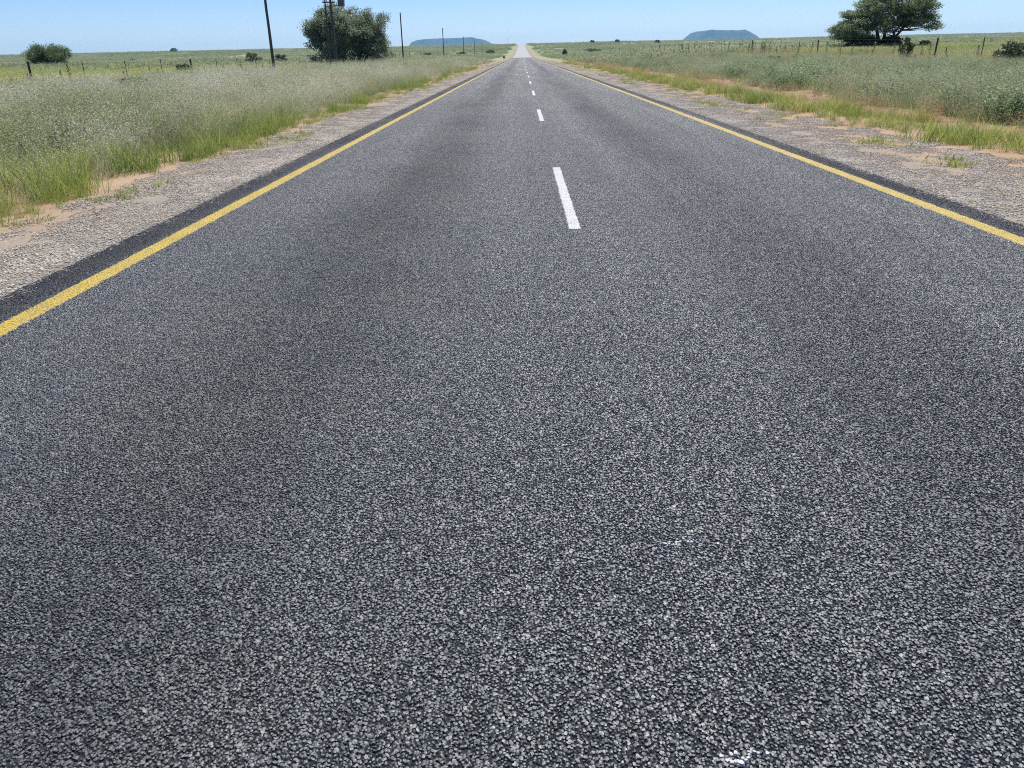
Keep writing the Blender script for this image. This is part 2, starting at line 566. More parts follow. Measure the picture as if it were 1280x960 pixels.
# spots of white setting-out paint down the middle of the road
def paint_spot(x, y, n, spread, size, seed):
    rg = np.random.default_rng(seed)
    V = []; F = []
    for q in range(n):
        a = rg.uniform(0, 6.28); d = spread * math.sqrt(rg.random())
        cx = d * math.cos(a) * 1.7; cy = d * math.sin(a) * 0.8
        K = 7; r0 = size * rg.uniform(0.7, 1.3)
        b = len(V); z = 0.0078 + rg.uniform(0, 0.0015); tx, ty = rg.normal(0, 0.15, 2)
        for j in range(K):
            an = j * 6.283 / K + rg.uniform(-0.3, 0.3); rr = r0 * rg.uniform(0.65, 1.1)
            V.append((cx + rr * math.cos(an), cy + rr * math.sin(an), 0.001))
        for j in range(K):
            vx = cx + (V[b + j][0] - cx) * 0.7; vy = cy + (V[b + j][1] - cy) * 0.7
            V.append((vx, vy, z + tx * (vx - cx) + ty * (vy - cy)))
        V.append((cx, cy, z + 0.001))
        for j in range(K):
            j2 = (j + 1) % K
            F.append((b + j, b + j2, b + K + j2)); F.append((b + j, b + K + j2, b + K + j)); F.append((b + K + j, b + K + j2, b + 2 * K))
    o = link("paint_spot", mesh("paint_spot", V, F), None, m_spot)
    o.location = (x, y, 0.0)
    return o


m_spot = simple_mat("spot_paint", (0.30, 0.30, 0.29), (0.46, 0.455, 0.44), 60, 0.6, 0.3)
spots = [(0.465, 1.30, 17, "cluster of white painted stones at the very bottom edge of the view"),
         (0.525, 1.315, 6, "small white paint fleck just right of the bottommost cluster"),
         (0.475, 2.14, 11, "white paint fleck below the middle of the road, second spot up the centre line"),
         (0.525, 2.15, 5, "tiny white fleck beside the second paint spot up the centre line"),
         (0.46, 3.06, 5, "faint white paint fleck, left of the pair in mid foreground"),
         (0.51, 3.08, 5, "faint white paint fleck, right of the pair in mid foreground"),
         (0.48, 3.92, 4, "barely visible pale fleck halfway between bottom edge and nearest white dash"),
         (0.46, 4.83, 4, "small pale paint fleck, third one back from the nearest white dash"),
         (0.45, 5.68, 7, "bright white paint fleck, second one back from the nearest white dash"),
         (0.45, 6.61, 4, "small pale fleck immediately below the nearest white dash")]
for i, (x, y, n, lab) in enumerate(spots):
    tag(paint_spot(x, y, n, 0.019, 0.0068 if y < 4 else 0.009, 100 + i), lab, "paint mark", "white paint spots down the middle of the road")

# ------------------------------------------------------------------ shoulder gravel
m_grav, N, L = new_mat("shoulder_gravel")
s = attr(N, 'shade'); t = attr(N, 'tint', 'INSTANCER')
r = ramp(N, [(0.0, (0.16, 0.155, 0.14)), (0.35, (0.27, 0.255, 0.225)), (0.65, (0.38, 0.335, 0.275)), (0.85, (0.43, 0.34, 0.25)), (1.0, (0.56, 0.53, 0.46))])
L.new(math_(N, L, 'ADD', math_(N, L, 'MULTIPLY', s, 0.9), math_(N, L, 'MULTIPLY', t, 0.15)), r.inputs[0])
principled(N, L, r.outputs[0], 0.8, 0.25)


def stone_clump(n, spread, rmin, rmax, seed):
    rg = np.random.default_rng(seed)
    ico = [(0, 0, 1), (.894, 0, .447), (.276, .851, .447), (-.724, .526, .447), (-.724, -.526, .447), (.276, -.851, .447),
           (.724, .526, -.447), (-.276, .851, -.447), (-.894, 0, -.447), (-.276, -.851, -.447), (.724, -.526, -.447), (0, 0, -1)]
    fi = [(0, 1, 2), (0, 2, 3), (0, 3, 4), (0, 4, 5), (0, 5, 1), (1, 6, 2), (2, 7, 3), (3, 8, 4), (4, 9, 5), (5, 10, 1),
          (6, 7, 2), (7, 8, 3), (8, 9, 4), (9, 10, 5), (10, 6, 1), (11, 7, 6), (11, 8, 7), (11, 9, 8), (11, 10, 9), (11, 6, 10)]
    ico = np.array(ico); fi = np.array(fi)
    V = []; F = []; S = []
    for i in range(n):
        r = rmin + (rmax - rmin) * rg.random() ** 2.2
        sc = np.array([r * rg.uniform(0.8, 1.3), r * rg.uniform(0.7, 1.1), r * rg.uniform(0.4, 0.75)])
        v = ico * rg.uniform(0.75, 1.2, (12, 1)) * sc
        a = rg.uniform(0, 6.28); c_, s_ = math.cos(a), math.sin(a)
        v = v @ np.array([[c_, s_, 0], [-s_, c_, 0], [0, 0, 1]])
        x, y = rg.uniform(-spread, spread, 2)
        V.append(v + [x, y, sc[2] * 0.35]); F.append(fi + 12 * i); S.append(np.full(12, rg.random()))
    return np.concatenate(V), np.concatenate(F), np.concatenate(S)


V, F, sh = stone_clump(420, 0.27, 0.0035, 0.0125, 5)
P = []; 
for side in (-1, 1):
    for y0, y1, den in ((2, 14, 12), (14, 30, 9.0), (30, 70, 5.0), (70, 200, 2.0)):
        wdt = 1.9 if side < 0 else 2.9
        n = int((y1 - y0) * wdt * den)
        y = RNG.uniform(y0, y1, n); u = RNG.random(n)
        if side < 0:
            x = RL + 0.02 - 0.20 - u ** 1.5 * 1.6
        else:
            x = RR - 0.02 + 0.20 + u ** 1.1 * 2.5
        keep = fbm(x / 0.8, y / 1.6, 61) > (0.02 + 0.42 * u if side < 0 else 0.30 + 0.12 * np.sin(u * 3.14)) + RNG.normal(0, 0.16, n)
        P.append(np.stack([x, y], 1)[keep])
P = np.concatenate(P)
n = len(P)
scatter("gravel", V, F, 3, sh, np.stack([P[:, 0], P[:, 1], ground_z(P[:, 0], P[:, 1]) - 0.010], 1),
        np.stack([np.zeros(n), np.zeros(n), RNG.uniform(0, 6.28, n)], 1), RNG.uniform(0.8, 1.2, n), RNG.random(n), m_grav,
        "loose grey and tan gravel on the road shoulders", "gravel")


# single stones kicked onto the sealed edge
V, F, sh = stone_clump(7, 0.07, 0.004, 0.012, 8)
y = np.concatenate([RNG.uniform(2, 14, 420), RNG.uniform(14, 60, 500)]); n = len(y)
lft = RNG.random(n) < 0.5
off = np.abs(RNG.normal(0, 0.055, n)) * (0.4 + 1.2 * fbm(y / 0.7, y * 0, 66)) - 0.03
x = np.where(lft, RL + off, RR - off)
scatter("loose_stones", V, F, 3, sh, np.stack([x, y, profile(y) + 0.0045], 1), np.stack([np.zeros(n), np.zeros(n), RNG.uniform(0, 6.28, n)], 1),
        RNG.uniform(0.7, 1.2, n), RNG.random(n), m_grav, "loose stones spilled from the shoulders onto the edges of the road", "gravel")

# ------------------------------------------------------------------ grasses and weeds
def blades(n, spread, h0, h1, w0, lean, curl, seed, seg=3, sh0=0.0, sh1=1.0, basez=0.0):
    """curved tapering blades as quads"""
    rg = np.random.default_rng(seed)
    bx_ = rg.normal(0, spread, n); by_ = rg.normal(0, spread, n)
    az = rg.uniform(0, 6.28, n); face = az + rg.normal(0, 0.9, n) + 1.57
    h = rg.uniform(h0, h1, n); ln = np.abs(rg.normal(0, lean, n)) + 0.05; cu = rg.uniform(0.3, 1.0, n) * curl
    wd = w0 * rg.uniform(0.7, 1.3, n)
    t = np.linspace(0, 1, seg + 1)
    off = h[:, None] * (ln[:, None] * t + cu[:, None] * t ** 2)
    z = h[:, None] * t * (1 - 0.25 * cu[:, None] * t) + basez
    wt = wd[:, None] * (1 - t ** 1.6 * 0.85)
    cx = bx_[:, None] + off * np.cos(az)[:, None]; cy = by_[:, None] + off * np.sin(az)[:, None]
    dx = np.cos(face)[:, None] * wt / 2; dy = np.sin(face)[:, None] * wt / 2
    Vl = np.stack([cx - dx, cy - dy, z], 2); Vr = np.stack([cx + dx, cy + dy, z], 2)
    V = np.stack([Vl, Vr], 2).reshape(n, -1, 3)
    k = np.arange(seg)
    q = np.stack([2 * k, 2 * k + 1, 2 * k + 3, 2 * k + 2], 1)
    F = q[None] + (np.arange(n) * 2 * (seg + 1))[:, None, None]
    shd = np.repeat(rg.uniform(sh0, sh1, n), 2 * (seg + 1))
    tip = np.stack([cx[:, -1], cy[:, -1], z[:, -1]], 1)
    return V.reshape(-1, 3), F.reshape(-1, 4), shd, tip


def quads_at(C, size, rg, sh0, sh1, flat=0.0):
    """small randomly turned quads centred on C"""
    n = len(C)
    a = rg.normal(0, 1, (n, 3)); a[:, 2] *= (1 - flat); a /= np.linalg.norm(a, axis=1)[:, None]
    b = rg.normal(0, 1, (n, 3)); b[:, 2] *= (1 - flat); b -= (a * b).sum(1)[:, None] * a; b /= np.linalg.norm(b, axis=1)[:, None] + 1e-9
    s = np.asarray(size) if np.ndim(size) else np.full(n, size)
    s = (s * rg.uniform(0.6, 1.3, n))[:, None]
    el = rg.uniform(0.45, 0.8, n)[:, None]
    V = np.stack([C - a * s, C - b * s * el, C + a * s, C + b * s * el], 1).reshape(-1, 3)
    F = np.arange(4 * n).reshape(n, 4)
    return V, F, np.repeat(rg.uniform(sh0, sh1, n), 4)


def join(*parts):
    V = []; F = []; S = []; o = 0
    for v, f, s in parts:
        V.append(v); F.append(f + o); S.append(s); o += len(v)
    return np.concatenate(V), np.concatenate(F), np.concatenate(S)


def green_tuft(seed, h0=0.22, h1=0.42, n=46, spread=0.09, w0=0.006):
    v, f, s, t = blades(n, spread, h0, h1, w0, 0.28, 0.45, seed)
    return v, f, s


def wispy_tuft(seed, scale=1.0, n=40, heads=14, w=1.0):
    """fine bunch grass: thin green leaves below, airy pale seed heads above"""
    rg = np.random.default_rng(seed)
    a = blades(n, 0.10, 0.18, 0.42, 0.0055 * w, 0.3, 0.5, seed, 3, 0.0, 0.35)
    st = blades(n // 2 + 4, 0.10, 0.42, 0.72, 0.0032 * w, 0.22, 0.35, seed + 1, 3, 0.45, 0.8)
    T = st[3]
    C = np.repeat(T, heads, 0) + rg.normal(0, 1, (len(T) * heads, 3)) * [0.028, 0.028, 0.065] - [0, 0, 0.03]
    hd = quads_at(C, 0.0088 * w, rg, 0.55, 1.0)
    return join(a[:3], st[:3], hd)


def forb(seed, n=15, h=0.52, leaf=0.021, per=24):
    """leafy weed: a few upright stems set with small leaves"""
    rg = np.random.default_rng(seed)
    st = blades(n, 0.09, h * 0.6, h, 0.007, 0.25, 0.2, seed, 3, 0.0, 0.3)
    T = st[3]
    B = np.stack([T[:, 0] * 0.3, T[:, 1] * 0.3, T[:, 2] * 0], 1)
    t = rg.uniform(0.25, 1.0, (n, per, 1))
    C = (B[:, None] + (T - B)[:, None] * t).reshape(-1, 3) + rg.normal(0, 0.022, (n * per, 3))
    return join(st[:3], quads_at(C, leaf, rg, 0.2, 1.0, 0.3))


def flower_tuft(seed):
    rg = np.random.default_rng(seed)
    a = blades(24, 0.12, 0.15, 0.34, 0.008, 0.3, 0.3, seed, 2, 0.0, 0.40)
    C = rg.normal(0, 1, (14, 3)) * [0.14, 0.14, 0.05] + [0, 0, 0.34]
    return join(a[:3], quads_at(C, 0.022, rg, 0.85, 1.0, 0.6))


def clump_far(seed, n=60, h=0.5, wd=0.05, spread=0.7):
    v, f, s, t = blades(n, spread, h * 0.5, h, wd, 0.35, 0.4, seed, 2)
    rg = np.random.default_rng(seed + 5)
    C = t + rg.normal(0, 0.05, t.shape)
    return join((v, f, s), quads_at(C, wd * 1.3, rg, 0.3, 1.0, 0.2))


def field_points(bands, xlo, xhi, prob, seed, cone=0.80):
    """bands: (y0, y1, per m2); xlo/xhi; prob(x, y) -> 0..1"""
    rg = np.random.default_rng(seed)
    out = []
    for y0, y1, den in bands:
        lo = max(xlo, -cone * y1 - 8); hi = min(xhi, cone * y1 + 8)
        if hi <= lo: continue
        n = int((y1 - y0) * (hi - lo) * den)
        x = rg.uniform(lo, hi, n); y = rg.uniform(y0, y1, n)
        k = (np.abs(x) < cone * y + 8) & (rg.random(n) < prob(x, y))
        out.append(np.stack([x[k], y[k]], 1))
    return np.concatenate(out)


def plant(name, tuft, P, s0, s1, mat, label, cat, seed, tintf=None, tilt=0.10, growth=None, sink=0.0):
    rg = np.random.default_rng(seed)
    n = len(P); V, F, sh = tuft
    z = ground_z(P[:, 0], P[:, 1]) - 0.02 - sink
    tint = tintf(P[:, 0], P[:, 1]) if tintf else rg.random(n)
    tint = np.clip(tint + rg.normal(0, 0.10, n), 0, 1)
    siz = rg.uniform(s0, s1, n)
    if growth is not None: siz = siz * growth(P[:, 0], P[:, 1])
    rot = np.stack([rg.normal(0, tilt, n), rg.normal(0, tilt, n), rg.uniform(0, 6.28, n)], 1)
    return scatter(name, V, F, 4, sh, np.stack([P[:, 0], P[:, 1], z], 1), rot, siz, tint, mat, label, cat)


M_green = plant_mat("green_grass", [(0.0, (0.075, 0.145, 0.032)), (0.4, (0.19, 0.27, 0.06)), (0.7, (0.35, 0.38, 0.09)), (1.0, (0.48, 0.43, 0.20))], 0.45, 0.40)
M_wisp = plant_mat("seeding_grass", [(0.0, (0.10, 0.165, 0.055)), (0.30, (0.20, 0.255, 0.105)), (0.55, (0.36, 0.375, 0.225)), (0.8, (0.48, 0.475, 0.34)), (1.0, (0.56, 0.55, 0.44))], 0.48, 0.50)
M_forb = plant_mat("grey_green_weeds", [(0.0, (0.065, 0.115, 0.045)), (0.5, (0.19, 0.255, 0.120)), (0.85, (0.35, 0.40, 0.225)), (1.0, (0.50, 0.52, 0.36))], 0.45, 0.45)
M_flow = plant_mat("yellow_flowers", [(0.0, (0.07, 0.14, 0.03)), (0.4, (0.16, 0.23, 0.05)), (0.72, (0.30, 0.30, 0.06)), (0.84, (0.64, 0.48, 0.06)), (1.0, (0.74, 0.60, 0.12))], 0.30, 0.10)
M_dry = plant_mat("dry_grass", [(0.0, (0.26, 0.17, 0.075)), (0.5, (0.47, 0.33, 0.16)), (1.0, (0.62, 0.49, 0.30))], 0.30, 0.45)
M_field = plant_mat("field_grass", [(0.0, (0.16, 0.21, 0.075)), (0.4, (0.27, 0.31, 0.12)), (0.7, (0.39, 0.41, 0.17)), (1.0, (0.50, 0.48, 0.25))], 0.5, 0.6)
M_far = plant_mat("distant_veld_grass", [(0.0, (0.13, 0.165, 0.09)), (0.4, (0.23, 0.265, 0.145)), (0.7, (0.34, 0.355, 0.205)), (1.0, (0.46, 0.44, 0.30))], 0.5, 0.6)  # paler and greyer: some distance haze is put into these colours


def edgeL(y):   # where grass starts on the left shoulder
    return -5.15 - 0.55 * fbm(y / 3.1, y * 0 + 2, 71) - 0.25 * (fbm(y / 0.6, y * 0 + 9, 72) - 0.3)


def edgeR(y):
    return 6.75 + 0.45 * (fbm(y / 3.3, y * 0 + 4, 73)) + 0.2 * fbm(y / 0.6, y * 0 + 1, 74)


NEARB = ((3, 16, 26), (16, 32, 17), (32, 60, 8), (60, 110, 3.6))
def clumpy(x, y, s=0):
    return 0.50 + 0.85 * smooth01(fbm(x / 0.9, y / 1.3, 140 + s) * 2.6 - 0.8)


# left verge
def pL_green(x, y):
    d = edgeL(y) - x
    return np.where(d < 0, 0.0, 1.0) * np.clip(0.85 - d / 3, 0.18, 1) * smooth01(fbm(x / 2.3, y / 2.3, 81) * 4.2 - 1.3)
P = field_points(NEARB, -27, -5, pL_green, 1)
plant("green_grass", green_tuft(11), P, 0.75, 1.35, M_green, "low bright green grass along the left edge of the road shoulder", "grass", 2,
      lambda x, y: fbm(x / 1.4, y / 1.4, 83) * 0.9, growth=lambda x, y: clumpy(x, y) * (0.5 + 0.5 * smooth01((edgeL(y) - x) / 0.8)))

def pL_wisp(x, y):
    d = edgeL(y) - x
    return smooth01((d - 0.25) / 1.3) * smooth01((x + 27.2) / 2.5) * (0.32 + 0.68 * smooth01(fbm(x / 2.0, y / 3.4, 85) * 4.6 - 1.8))
P = field_points(((3, 16, 20), (16, 32, 14), (32, 60, 8), (60, 110, 3.5), (110, 200, 1.2)), -28, -5, pL_wisp, 3)
plant("seeding_grass", wispy_tuft(21), P, 0.8, 1.3, M_wisp, "tall pale seeding grass filling the left verge up to the fence", "grass", 4,
      lambda x, y: 0.12 + 0.88 * smooth01(fbm(x / 1.6, y / 3.0, 86) * 4.2 - 1.6), tilt=0.2, growth=lambda x, y: clumpy(x, y, 3) * (0.6 + 0.4 * smooth01((edgeL(y) - x) / 2.2)) * (1 - 0.40 * smooth01((-x - 17) / 8)))

def pL_forb(x, y):
    d = edgeL(y) - x
    return smooth01((d - 0.6) / 2) * 0.6 * smooth01(fbm(x / 2.1, y / 2.6, 87) * 5 - 3.1)
P = field_points(((3, 32, 6), (32, 110, 2.2)), -28, -5, pL_forb, 5)
plant("weeds", forb(31), P, 0.8, 1.5, M_forb, "grey green leafy weeds scattered through the left verge", "weeds", 6)

# low creeping plants on both shoulders
def p_creep(x, y):
    l = smooth01((edgeL(y) + 1.0 - x) / 0.8) * (x < -4.5) * (x > -6.4)
    rr = np.exp(-((x - 5.95 + 0.25 * np.sin(y / 3)) / 0.28) ** 2) * 0.75 + np.exp(-((x - 6.7) / 0.3) ** 2) * 0.6
    return np.where(x < 0, l * 0.65, rr) * smooth01(fbm(x / 0.7, y / 1.1, 88) * 6 - 3.3)
P = np.concatenate([field_points(((4, 60, 26), (60, 140, 9)), -6.4, -4.5, p_creep, 7), field_points(((4, 60, 26), (60, 140, 9)), 5.0, 7.4, p_creep, 8)])
plant("creeping_plants", green_tuft(41, 0.04, 0.10, 40, 0.09, 0.010), P, 0.6, 1.3, M_green, "small yellow green plants creeping over the bare road shoulders", "ground cover", 9,
      lambda x, y: 0.72 + 0.25 * fbm(x, y, 89), tilt=0.3)

# right verge
def pR_green(x, y):
    d = x - edgeR(y)
    return np.where(d < 0, 0.0, 1.0) * (smooth01((2.15 - d) / 0.5) + 0.18 * smooth01((d - 3.2) / 1.0)) * smooth01(fbm(x / 1.2, y / 1.8, 91) * 4.5 - 1.2)
P = field_points(((6, 20, 20), (20, 40, 14), (40, 80, 7), (80, 150, 3)), 6.3, 28, pR_green, 11)
plant("green_grass", green_tuft(12, 0.12, 0.34, 40), P, 0.7, 1.3, M_green, "strip of bright green grass along the right road shoulder", "grass", 12,
      lambda x, y: smooth01(fbm(x / 0.8, y / 1.0, 93) * 2.4 - 0.5) + 0.25 * smooth01((x - 7.9) / 0.8), growth=lambda x, y: clumpy(x, y, 5))

def pR_dry(x, y):
    return (np.exp(-((x - 9.3) / 0.40) ** 2) * 0.8 + 0.9 * smooth01(fbm(x / 2.6, y / 2.0, 94) * 8 - 4.6) * (x > 12)) * (x > 8.4)
P = field_points(((6, 20, 14), (20, 45, 10), (45, 100, 6), (100, 160, 2)), 8.4, 40, pR_dry, 13)
plant("dry_grass", wispy_tuft(22, n=30), P, 0.45, 0.9, M_dry, "patches of dry straw coloured grass in the right verge", "grass", 14)

def pR_wisp(x, y):
    return smooth01((x - 9.7) / 1.2) * (0.08 + 0.8 * smooth01(fbm(x / 3.1, y / 4.2, 95) * 5.0 - 2.2))
P = field_points(((6, 20, 13), (20, 40, 10), (40, 80, 5.5), (80, 150, 2.6), (150, 240, 1.0)), 9.4, 40, pR_wisp, 15)
plant("seeding_grass", wispy_tuft(23), P, 0.75, 1.25, M_wisp, "pale seeding grass mixed with weeds on the right bank", "grass", 16,
      lambda x, y: fbm(x / 3.0, y / 3.0, 96) * 0.6, tilt=0.15, growth=lambda x, y: clumpy(x, y, 7) * (1 - 0.58 * smooth01((x - 17) / 8)))

def pR_forb(x, y):
    return smooth01((x - 9.9) / 1.4) * (0.12 + 0.75 * smooth01(fbm(x / 2.7, y / 3.3, 97) * 5 - 2.2))
P = field_points(((6, 20, 12), (20, 40, 10), (40, 80, 6), (80, 150, 2.6), (150, 240, 1.0)), 9.4, 60, pR_forb, 17)
plant("weeds", forb(32), P, 0.7, 1.25, M_forb, "grey green leafy weeds covering the bank on the right", "weeds", 18,
      lambda x, y: smooth01(fbm(x / 2.4, y / 2.4, 98) * 2.4 - 0.6), growth=lambda x, y: (0.25 + 0.9 * clumpy(x, y, 9)) * (0.95 - 0.60 * smooth01((x - 17) / 8)))

# beyond the fences
def pL_flow(x, y):
    return smooth01((-x - 26.5) / 1.5) * smooth01(fbm(x / 6, y / 4, 101) * 5 - 1.8) * (1 - smooth01((y - 70) / 70))
P = field_points(((25, 60, 6.0), (60, 140, 2.0)), -90, -26, pL_flow, 19)
plant("yellow_flowers", flower_tuft(51), P, 0.9, 1.6, M_flow, "yellow wildflowers blooming behind the left fence", "flowers", 20)

rgq = np.random.default_rng(77)
m_tus = plant_mat("brown_tussock", [(0.0, (0.09, 0.085, 0.05)), (0.5, (0.17, 0.165, 0.09)), (1.0, (0.30, 0.27, 0.18))], 0.3, 0.0)
for i, (x, y, h_, lab) in enumerate(((-7.0, 15.9, 0.62, "brownish grey tussock at the left shoulder, the darkest clump amid pale grass"), (-6.5, 16.7, 0.5, "smaller brownish tussock just behind the dark left shoulder tussock"), (-12.5, 28.0, 0.6, "brown tinged tussock in the middle of the left verge"))):
    v, f, s_, t = blades(420, 0.26, h_ * 0.5, h_ * 1.1, 0.007, 0.5, 0.5, 900 + i)
    hd = quads_at(t + rgq.normal(0, 0.02, t.shape), 0.010, rgq, 0.5, 1.0)
    v, f, s_ = join((v, f, s_), hd)
    me = fast_mesh("grass_tussock", v, f, 4)
    me.attributes.new('shade', 'FLOAT', 'POINT').data.foreach_set('value', s_.astype(np.float32))
    o = link("grass_tussock", me, None, m_tus); o.location = (x, y, gz(x, y) - 0.02)
    tag(o, lab, "grass tussock")


def p_out(x, y):
    return np.where(x < 0, smooth01((-x - 26.5) / 1.0), smooth01((x - 30) / 2.0)) * (0.35 + 0.65 * smooth01(fbm(x / 8, y / 5, 103) * 3 - 0.8))
P = np.concatenate([field_points(((25, 60, 4.5), (60, 110, 2.6), (110, 200, 0.8)), -160, -26, p_out, 21), field_points(((25, 60, 4.5), (60, 110, 2.6), (110, 200, 0.8)), 29, 160, p_out, 22)])
plant("field_grass", clump_far(61, 70, 0.42, 0.016, 0.28), P, 0.7, 1.4, M_field, "green grass of the grazing fields behind both fences", "grass", 23,
      lambda x, y: fbm(x / 11, y / 7, 105))

def p_mid(x, y):
    a = np.abs(x - 0.4)
    return smooth01((a - 9) / 3) * smooth01(fbm(x / 22, y / 30, 107) * 4 - 1.2)
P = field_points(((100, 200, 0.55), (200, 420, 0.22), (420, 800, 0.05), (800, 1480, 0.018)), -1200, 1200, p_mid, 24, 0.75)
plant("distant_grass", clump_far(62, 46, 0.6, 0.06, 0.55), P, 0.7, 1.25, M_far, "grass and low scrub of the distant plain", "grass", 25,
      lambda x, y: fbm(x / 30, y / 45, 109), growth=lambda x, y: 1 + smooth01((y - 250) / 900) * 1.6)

# ------------------------------------------------------------------ trees and bushes
m_bark = simple_mat("bark", (0.06, 0.048, 0.038), (0.15, 0.125, 0.10), 6, 0.95, 0.1, stretch=(1, 1, 0.25), bmp=0.6)


def tube(pts, radii, K=7, seed=0):
    rg = np.random.default_rng(seed)
    pts = [Vector(p) for p in pts]
    V = []; F = []
    for i, p in enumerate(pts):
        d = (pts[min(i + 1, len(pts) - 1)] - pts[max(i - 1, 0)]).normalized()
        a = d.orthogonal().normalized() if abs(d.z) > 0.9 else d.cross(Vector((0, 0, 1))).normalized()
        if abs(d.z) > 0.9: a = (Vector((1, 0, 0)) - d * d.x).normalized()
        b = d.cross(a)
        for k in range(K):
            an = 2 * math.pi * k / K; r = radii[i] * rg.uniform(0.9, 1.1)
            V.append(tuple(p + a * r * math.cos(an) + b * r * math.sin(an)))
    for i in range(len(pts) - 1):
        for k in range(K):
            F.append((i * K + k, i * K + (k + 1) % K, (i + 1) * K + (k + 1) % K, (i + 1) * K + k))
    return V, F


def merge(lst):
    V = []; F = []
    for v, f in lst:
        o = len(V); V += list(v); F += [tuple(i + o for i in q) for q in f]
    return V, F


def wander(a, b, n, amp, rg, sag=0.0):
    a = np.array(a, float); b = np.array(b, float)
    t = np.linspace(0, 1, n)[:, None]
    p = a + (b - a) * t
    p[1:-1] += rg.normal(0, amp, (n - 2, 3))
    p[:, 2] += sag * np.sin(np.linspace(0, math.pi, n))
    return p


def tree(name, loc, stems, clumps, leaf_n, leaf_size, mat, label, cat, seed, group=None, flat=0.2, limb_r=0.07, rz=0.0):
    """stems: list of (base, fork, r0, r1); clumps: (x, y, z, rx, ry, rz) of foliage; each clump gets a limb to the nearest stem"""
    rg = np.random.default_rng(seed)
    root = empty(name, loc, rz)
    tag(root, label, cat, group)
    tr = []
    forks = []
    for bse, fork, r0, r1 in stems:
        p = wander(bse, fork, 6, 0.05 * np.linalg.norm(np.array(fork) - np.array(bse)) * 0.6, rg)
        tr.append(tube(p, np.linspace(r0, r1, 6), 8, seed)); forks += [p[2], p[3], p[4], p[5]]
    v, f = merge(tr)
    link("trunk", mesh("trunk", v, f, True), root, m_bark)
    lb = []
    forks = np.array(forks)
    for c in clumps:
        cpos = np.array(c[:3])
        d = np.linalg.norm((forks - cpos) * [1, 1, 0.7], axis=1) + (forks[:, 2] > cpos[2]) * 3
        s_ = forks[int(np.argmin(d))]
        p = wander(s_, cpos, 5, 0.06 * np.linalg.norm(cpos - s_), rg, -0.05 * np.linalg.norm(cpos - s_))
        lb.append(tube(p, np.linspace(limb_r * rg.uniform(0.7, 1.3), 0.012, 5), 5, seed))
        for q in range(3):
            e = cpos + rg.normal(0, 0.55, 3) * np.array(c[3:6])
            lb.append(tube(wander(p[3], e, 3, 0.05, rg), [0.02, 0.014, 0.006], 4, seed))
    v, f = merge(lb)
    link("limbs", mesh("limbs", v, f, True), root, m_bark)
    C = np.array(clumps)
    vol = C[:, 3] * C[:, 4] + C[:, 4] * C[:, 5] + C[:, 3] * C[:, 5]
    cnt = np.maximum(6, (leaf_n * vol / vol.sum()).astype(int))
    P = []
    for c, n in zip(C, cnt):
        # sub-twigs inside each clump so leaves gather in sprays
        ns = max(4, n // 14)
        t = rg.normal(0, 1, (ns, 3)); t /= np.linalg.norm(t, axis=1)[:, None]
        t *= rg.uniform(0.35, 1.0, (ns, 1)) ** 0.6
        k = rg.integers(0, ns, n)
        P.append(c[:3] + (t[k] + rg.normal(0, 0.26, (n, 3))) * c[3:6])
    P = np.concatenate(P)
    V, F, S = quads_at(P, leaf_size, rg, 0, 1, flat)
    me = fast_mesh("crown", V, F, 4)
    me.attributes.new('shade', 'FLOAT', 'POINT').data.foreach_set('value', S.astype(np.float32))
    link("crown", me, root, mat)
    return root


M_leaf_acacia = leaf_mat("acacia_leaves", (0.10, 0.145, 0.075), (0.25, 0.295, 0.14), 0.48)
M_leaf_pepper = leaf_mat("grey_green_leaves", (0.125, 0.165, 0.105), (0.30, 0.34, 0.21), 0.48)
M_leaf_bush = leaf_mat("bush_leaves", (0.075, 0.115, 0.045), (0.18, 0.225, 0.09), 0.35)
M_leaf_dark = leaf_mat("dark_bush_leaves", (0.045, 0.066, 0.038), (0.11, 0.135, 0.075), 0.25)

# broad flat-topped thorn tree on the right
rg = np.random.default_rng(5)
cl = []
def env_top(s): return np.interp(s, [-6.4, -5.6, -4.2, -2.5, 0.0, 1.6, 4.0, 5.6, 6.6, 7.3], [2.3, 3.4, 4.7, 6.0, 6.5, 6.2, 5.9, 5.4, 4.3, 2.9])
def env_bot(s): return np.interp(s, [-6.4, -5, -3, -1, 0.2, 1.0, 3.0, 5.0, 6.4, 7.3], [1.5, 1.3, 1.5, 1.7, 2.4, 2.9, 2.9, 2.6, 2.2, 2.2])
for i in range(185):
    s_ = rg.uniform(-6.4, 6.6); dpt = rg.uniform(-4.6, 4.6)
    kk = math.sqrt(max(0.0, 1 - (dpt / 5.2) ** 2))
    sx = (s_ * (0.35 + 0.65 * kk)) * 0.83
    top = env_top(s_); bot = env_bot(s_)
    zz = top - (top - bot) * rg.random() ** 1.15 - (1 - kk) * 0.8
    cl.append((sx, dpt, max(zz, bot), rg.uniform(0.6, 1.0), rg.uniform(0.65, 1.1), rg.uniform(0.26, 0.46)))
stems = [((0.2, 0, -0.2), (-0.6, 0.4, 2.6), 0.24, 0.16), ((0.3, 0.1, -0.2), (0.35, -0.3, 3.4), 0.22, 0.13),
         ((0.9, 0.2, -0.2), (3.2, 0.0, 3.3), 0.20, 0.12), ((-0.3, -0.3, -0.2), (-3.0, -0.5, 2.2), 0.19, 0.10),
         ((-0.1, 0.4, -0.2), (-1.6, 2.0, 2.8), 0.18, 0.10), ((0.5, -0.2, -0.2), (1.6, -2.0, 3.2), 0.17, 0.10)]
tree("thorn_tree", (42.2, 100.0, gz(42.2, 100)), stems, cl, 80000, 0.08, M_leaf_acacia,
     "broad spreading dark green thorn tree standing alone beyond the right fence", "tree", 6, flat=0.55, limb_r=0.085)

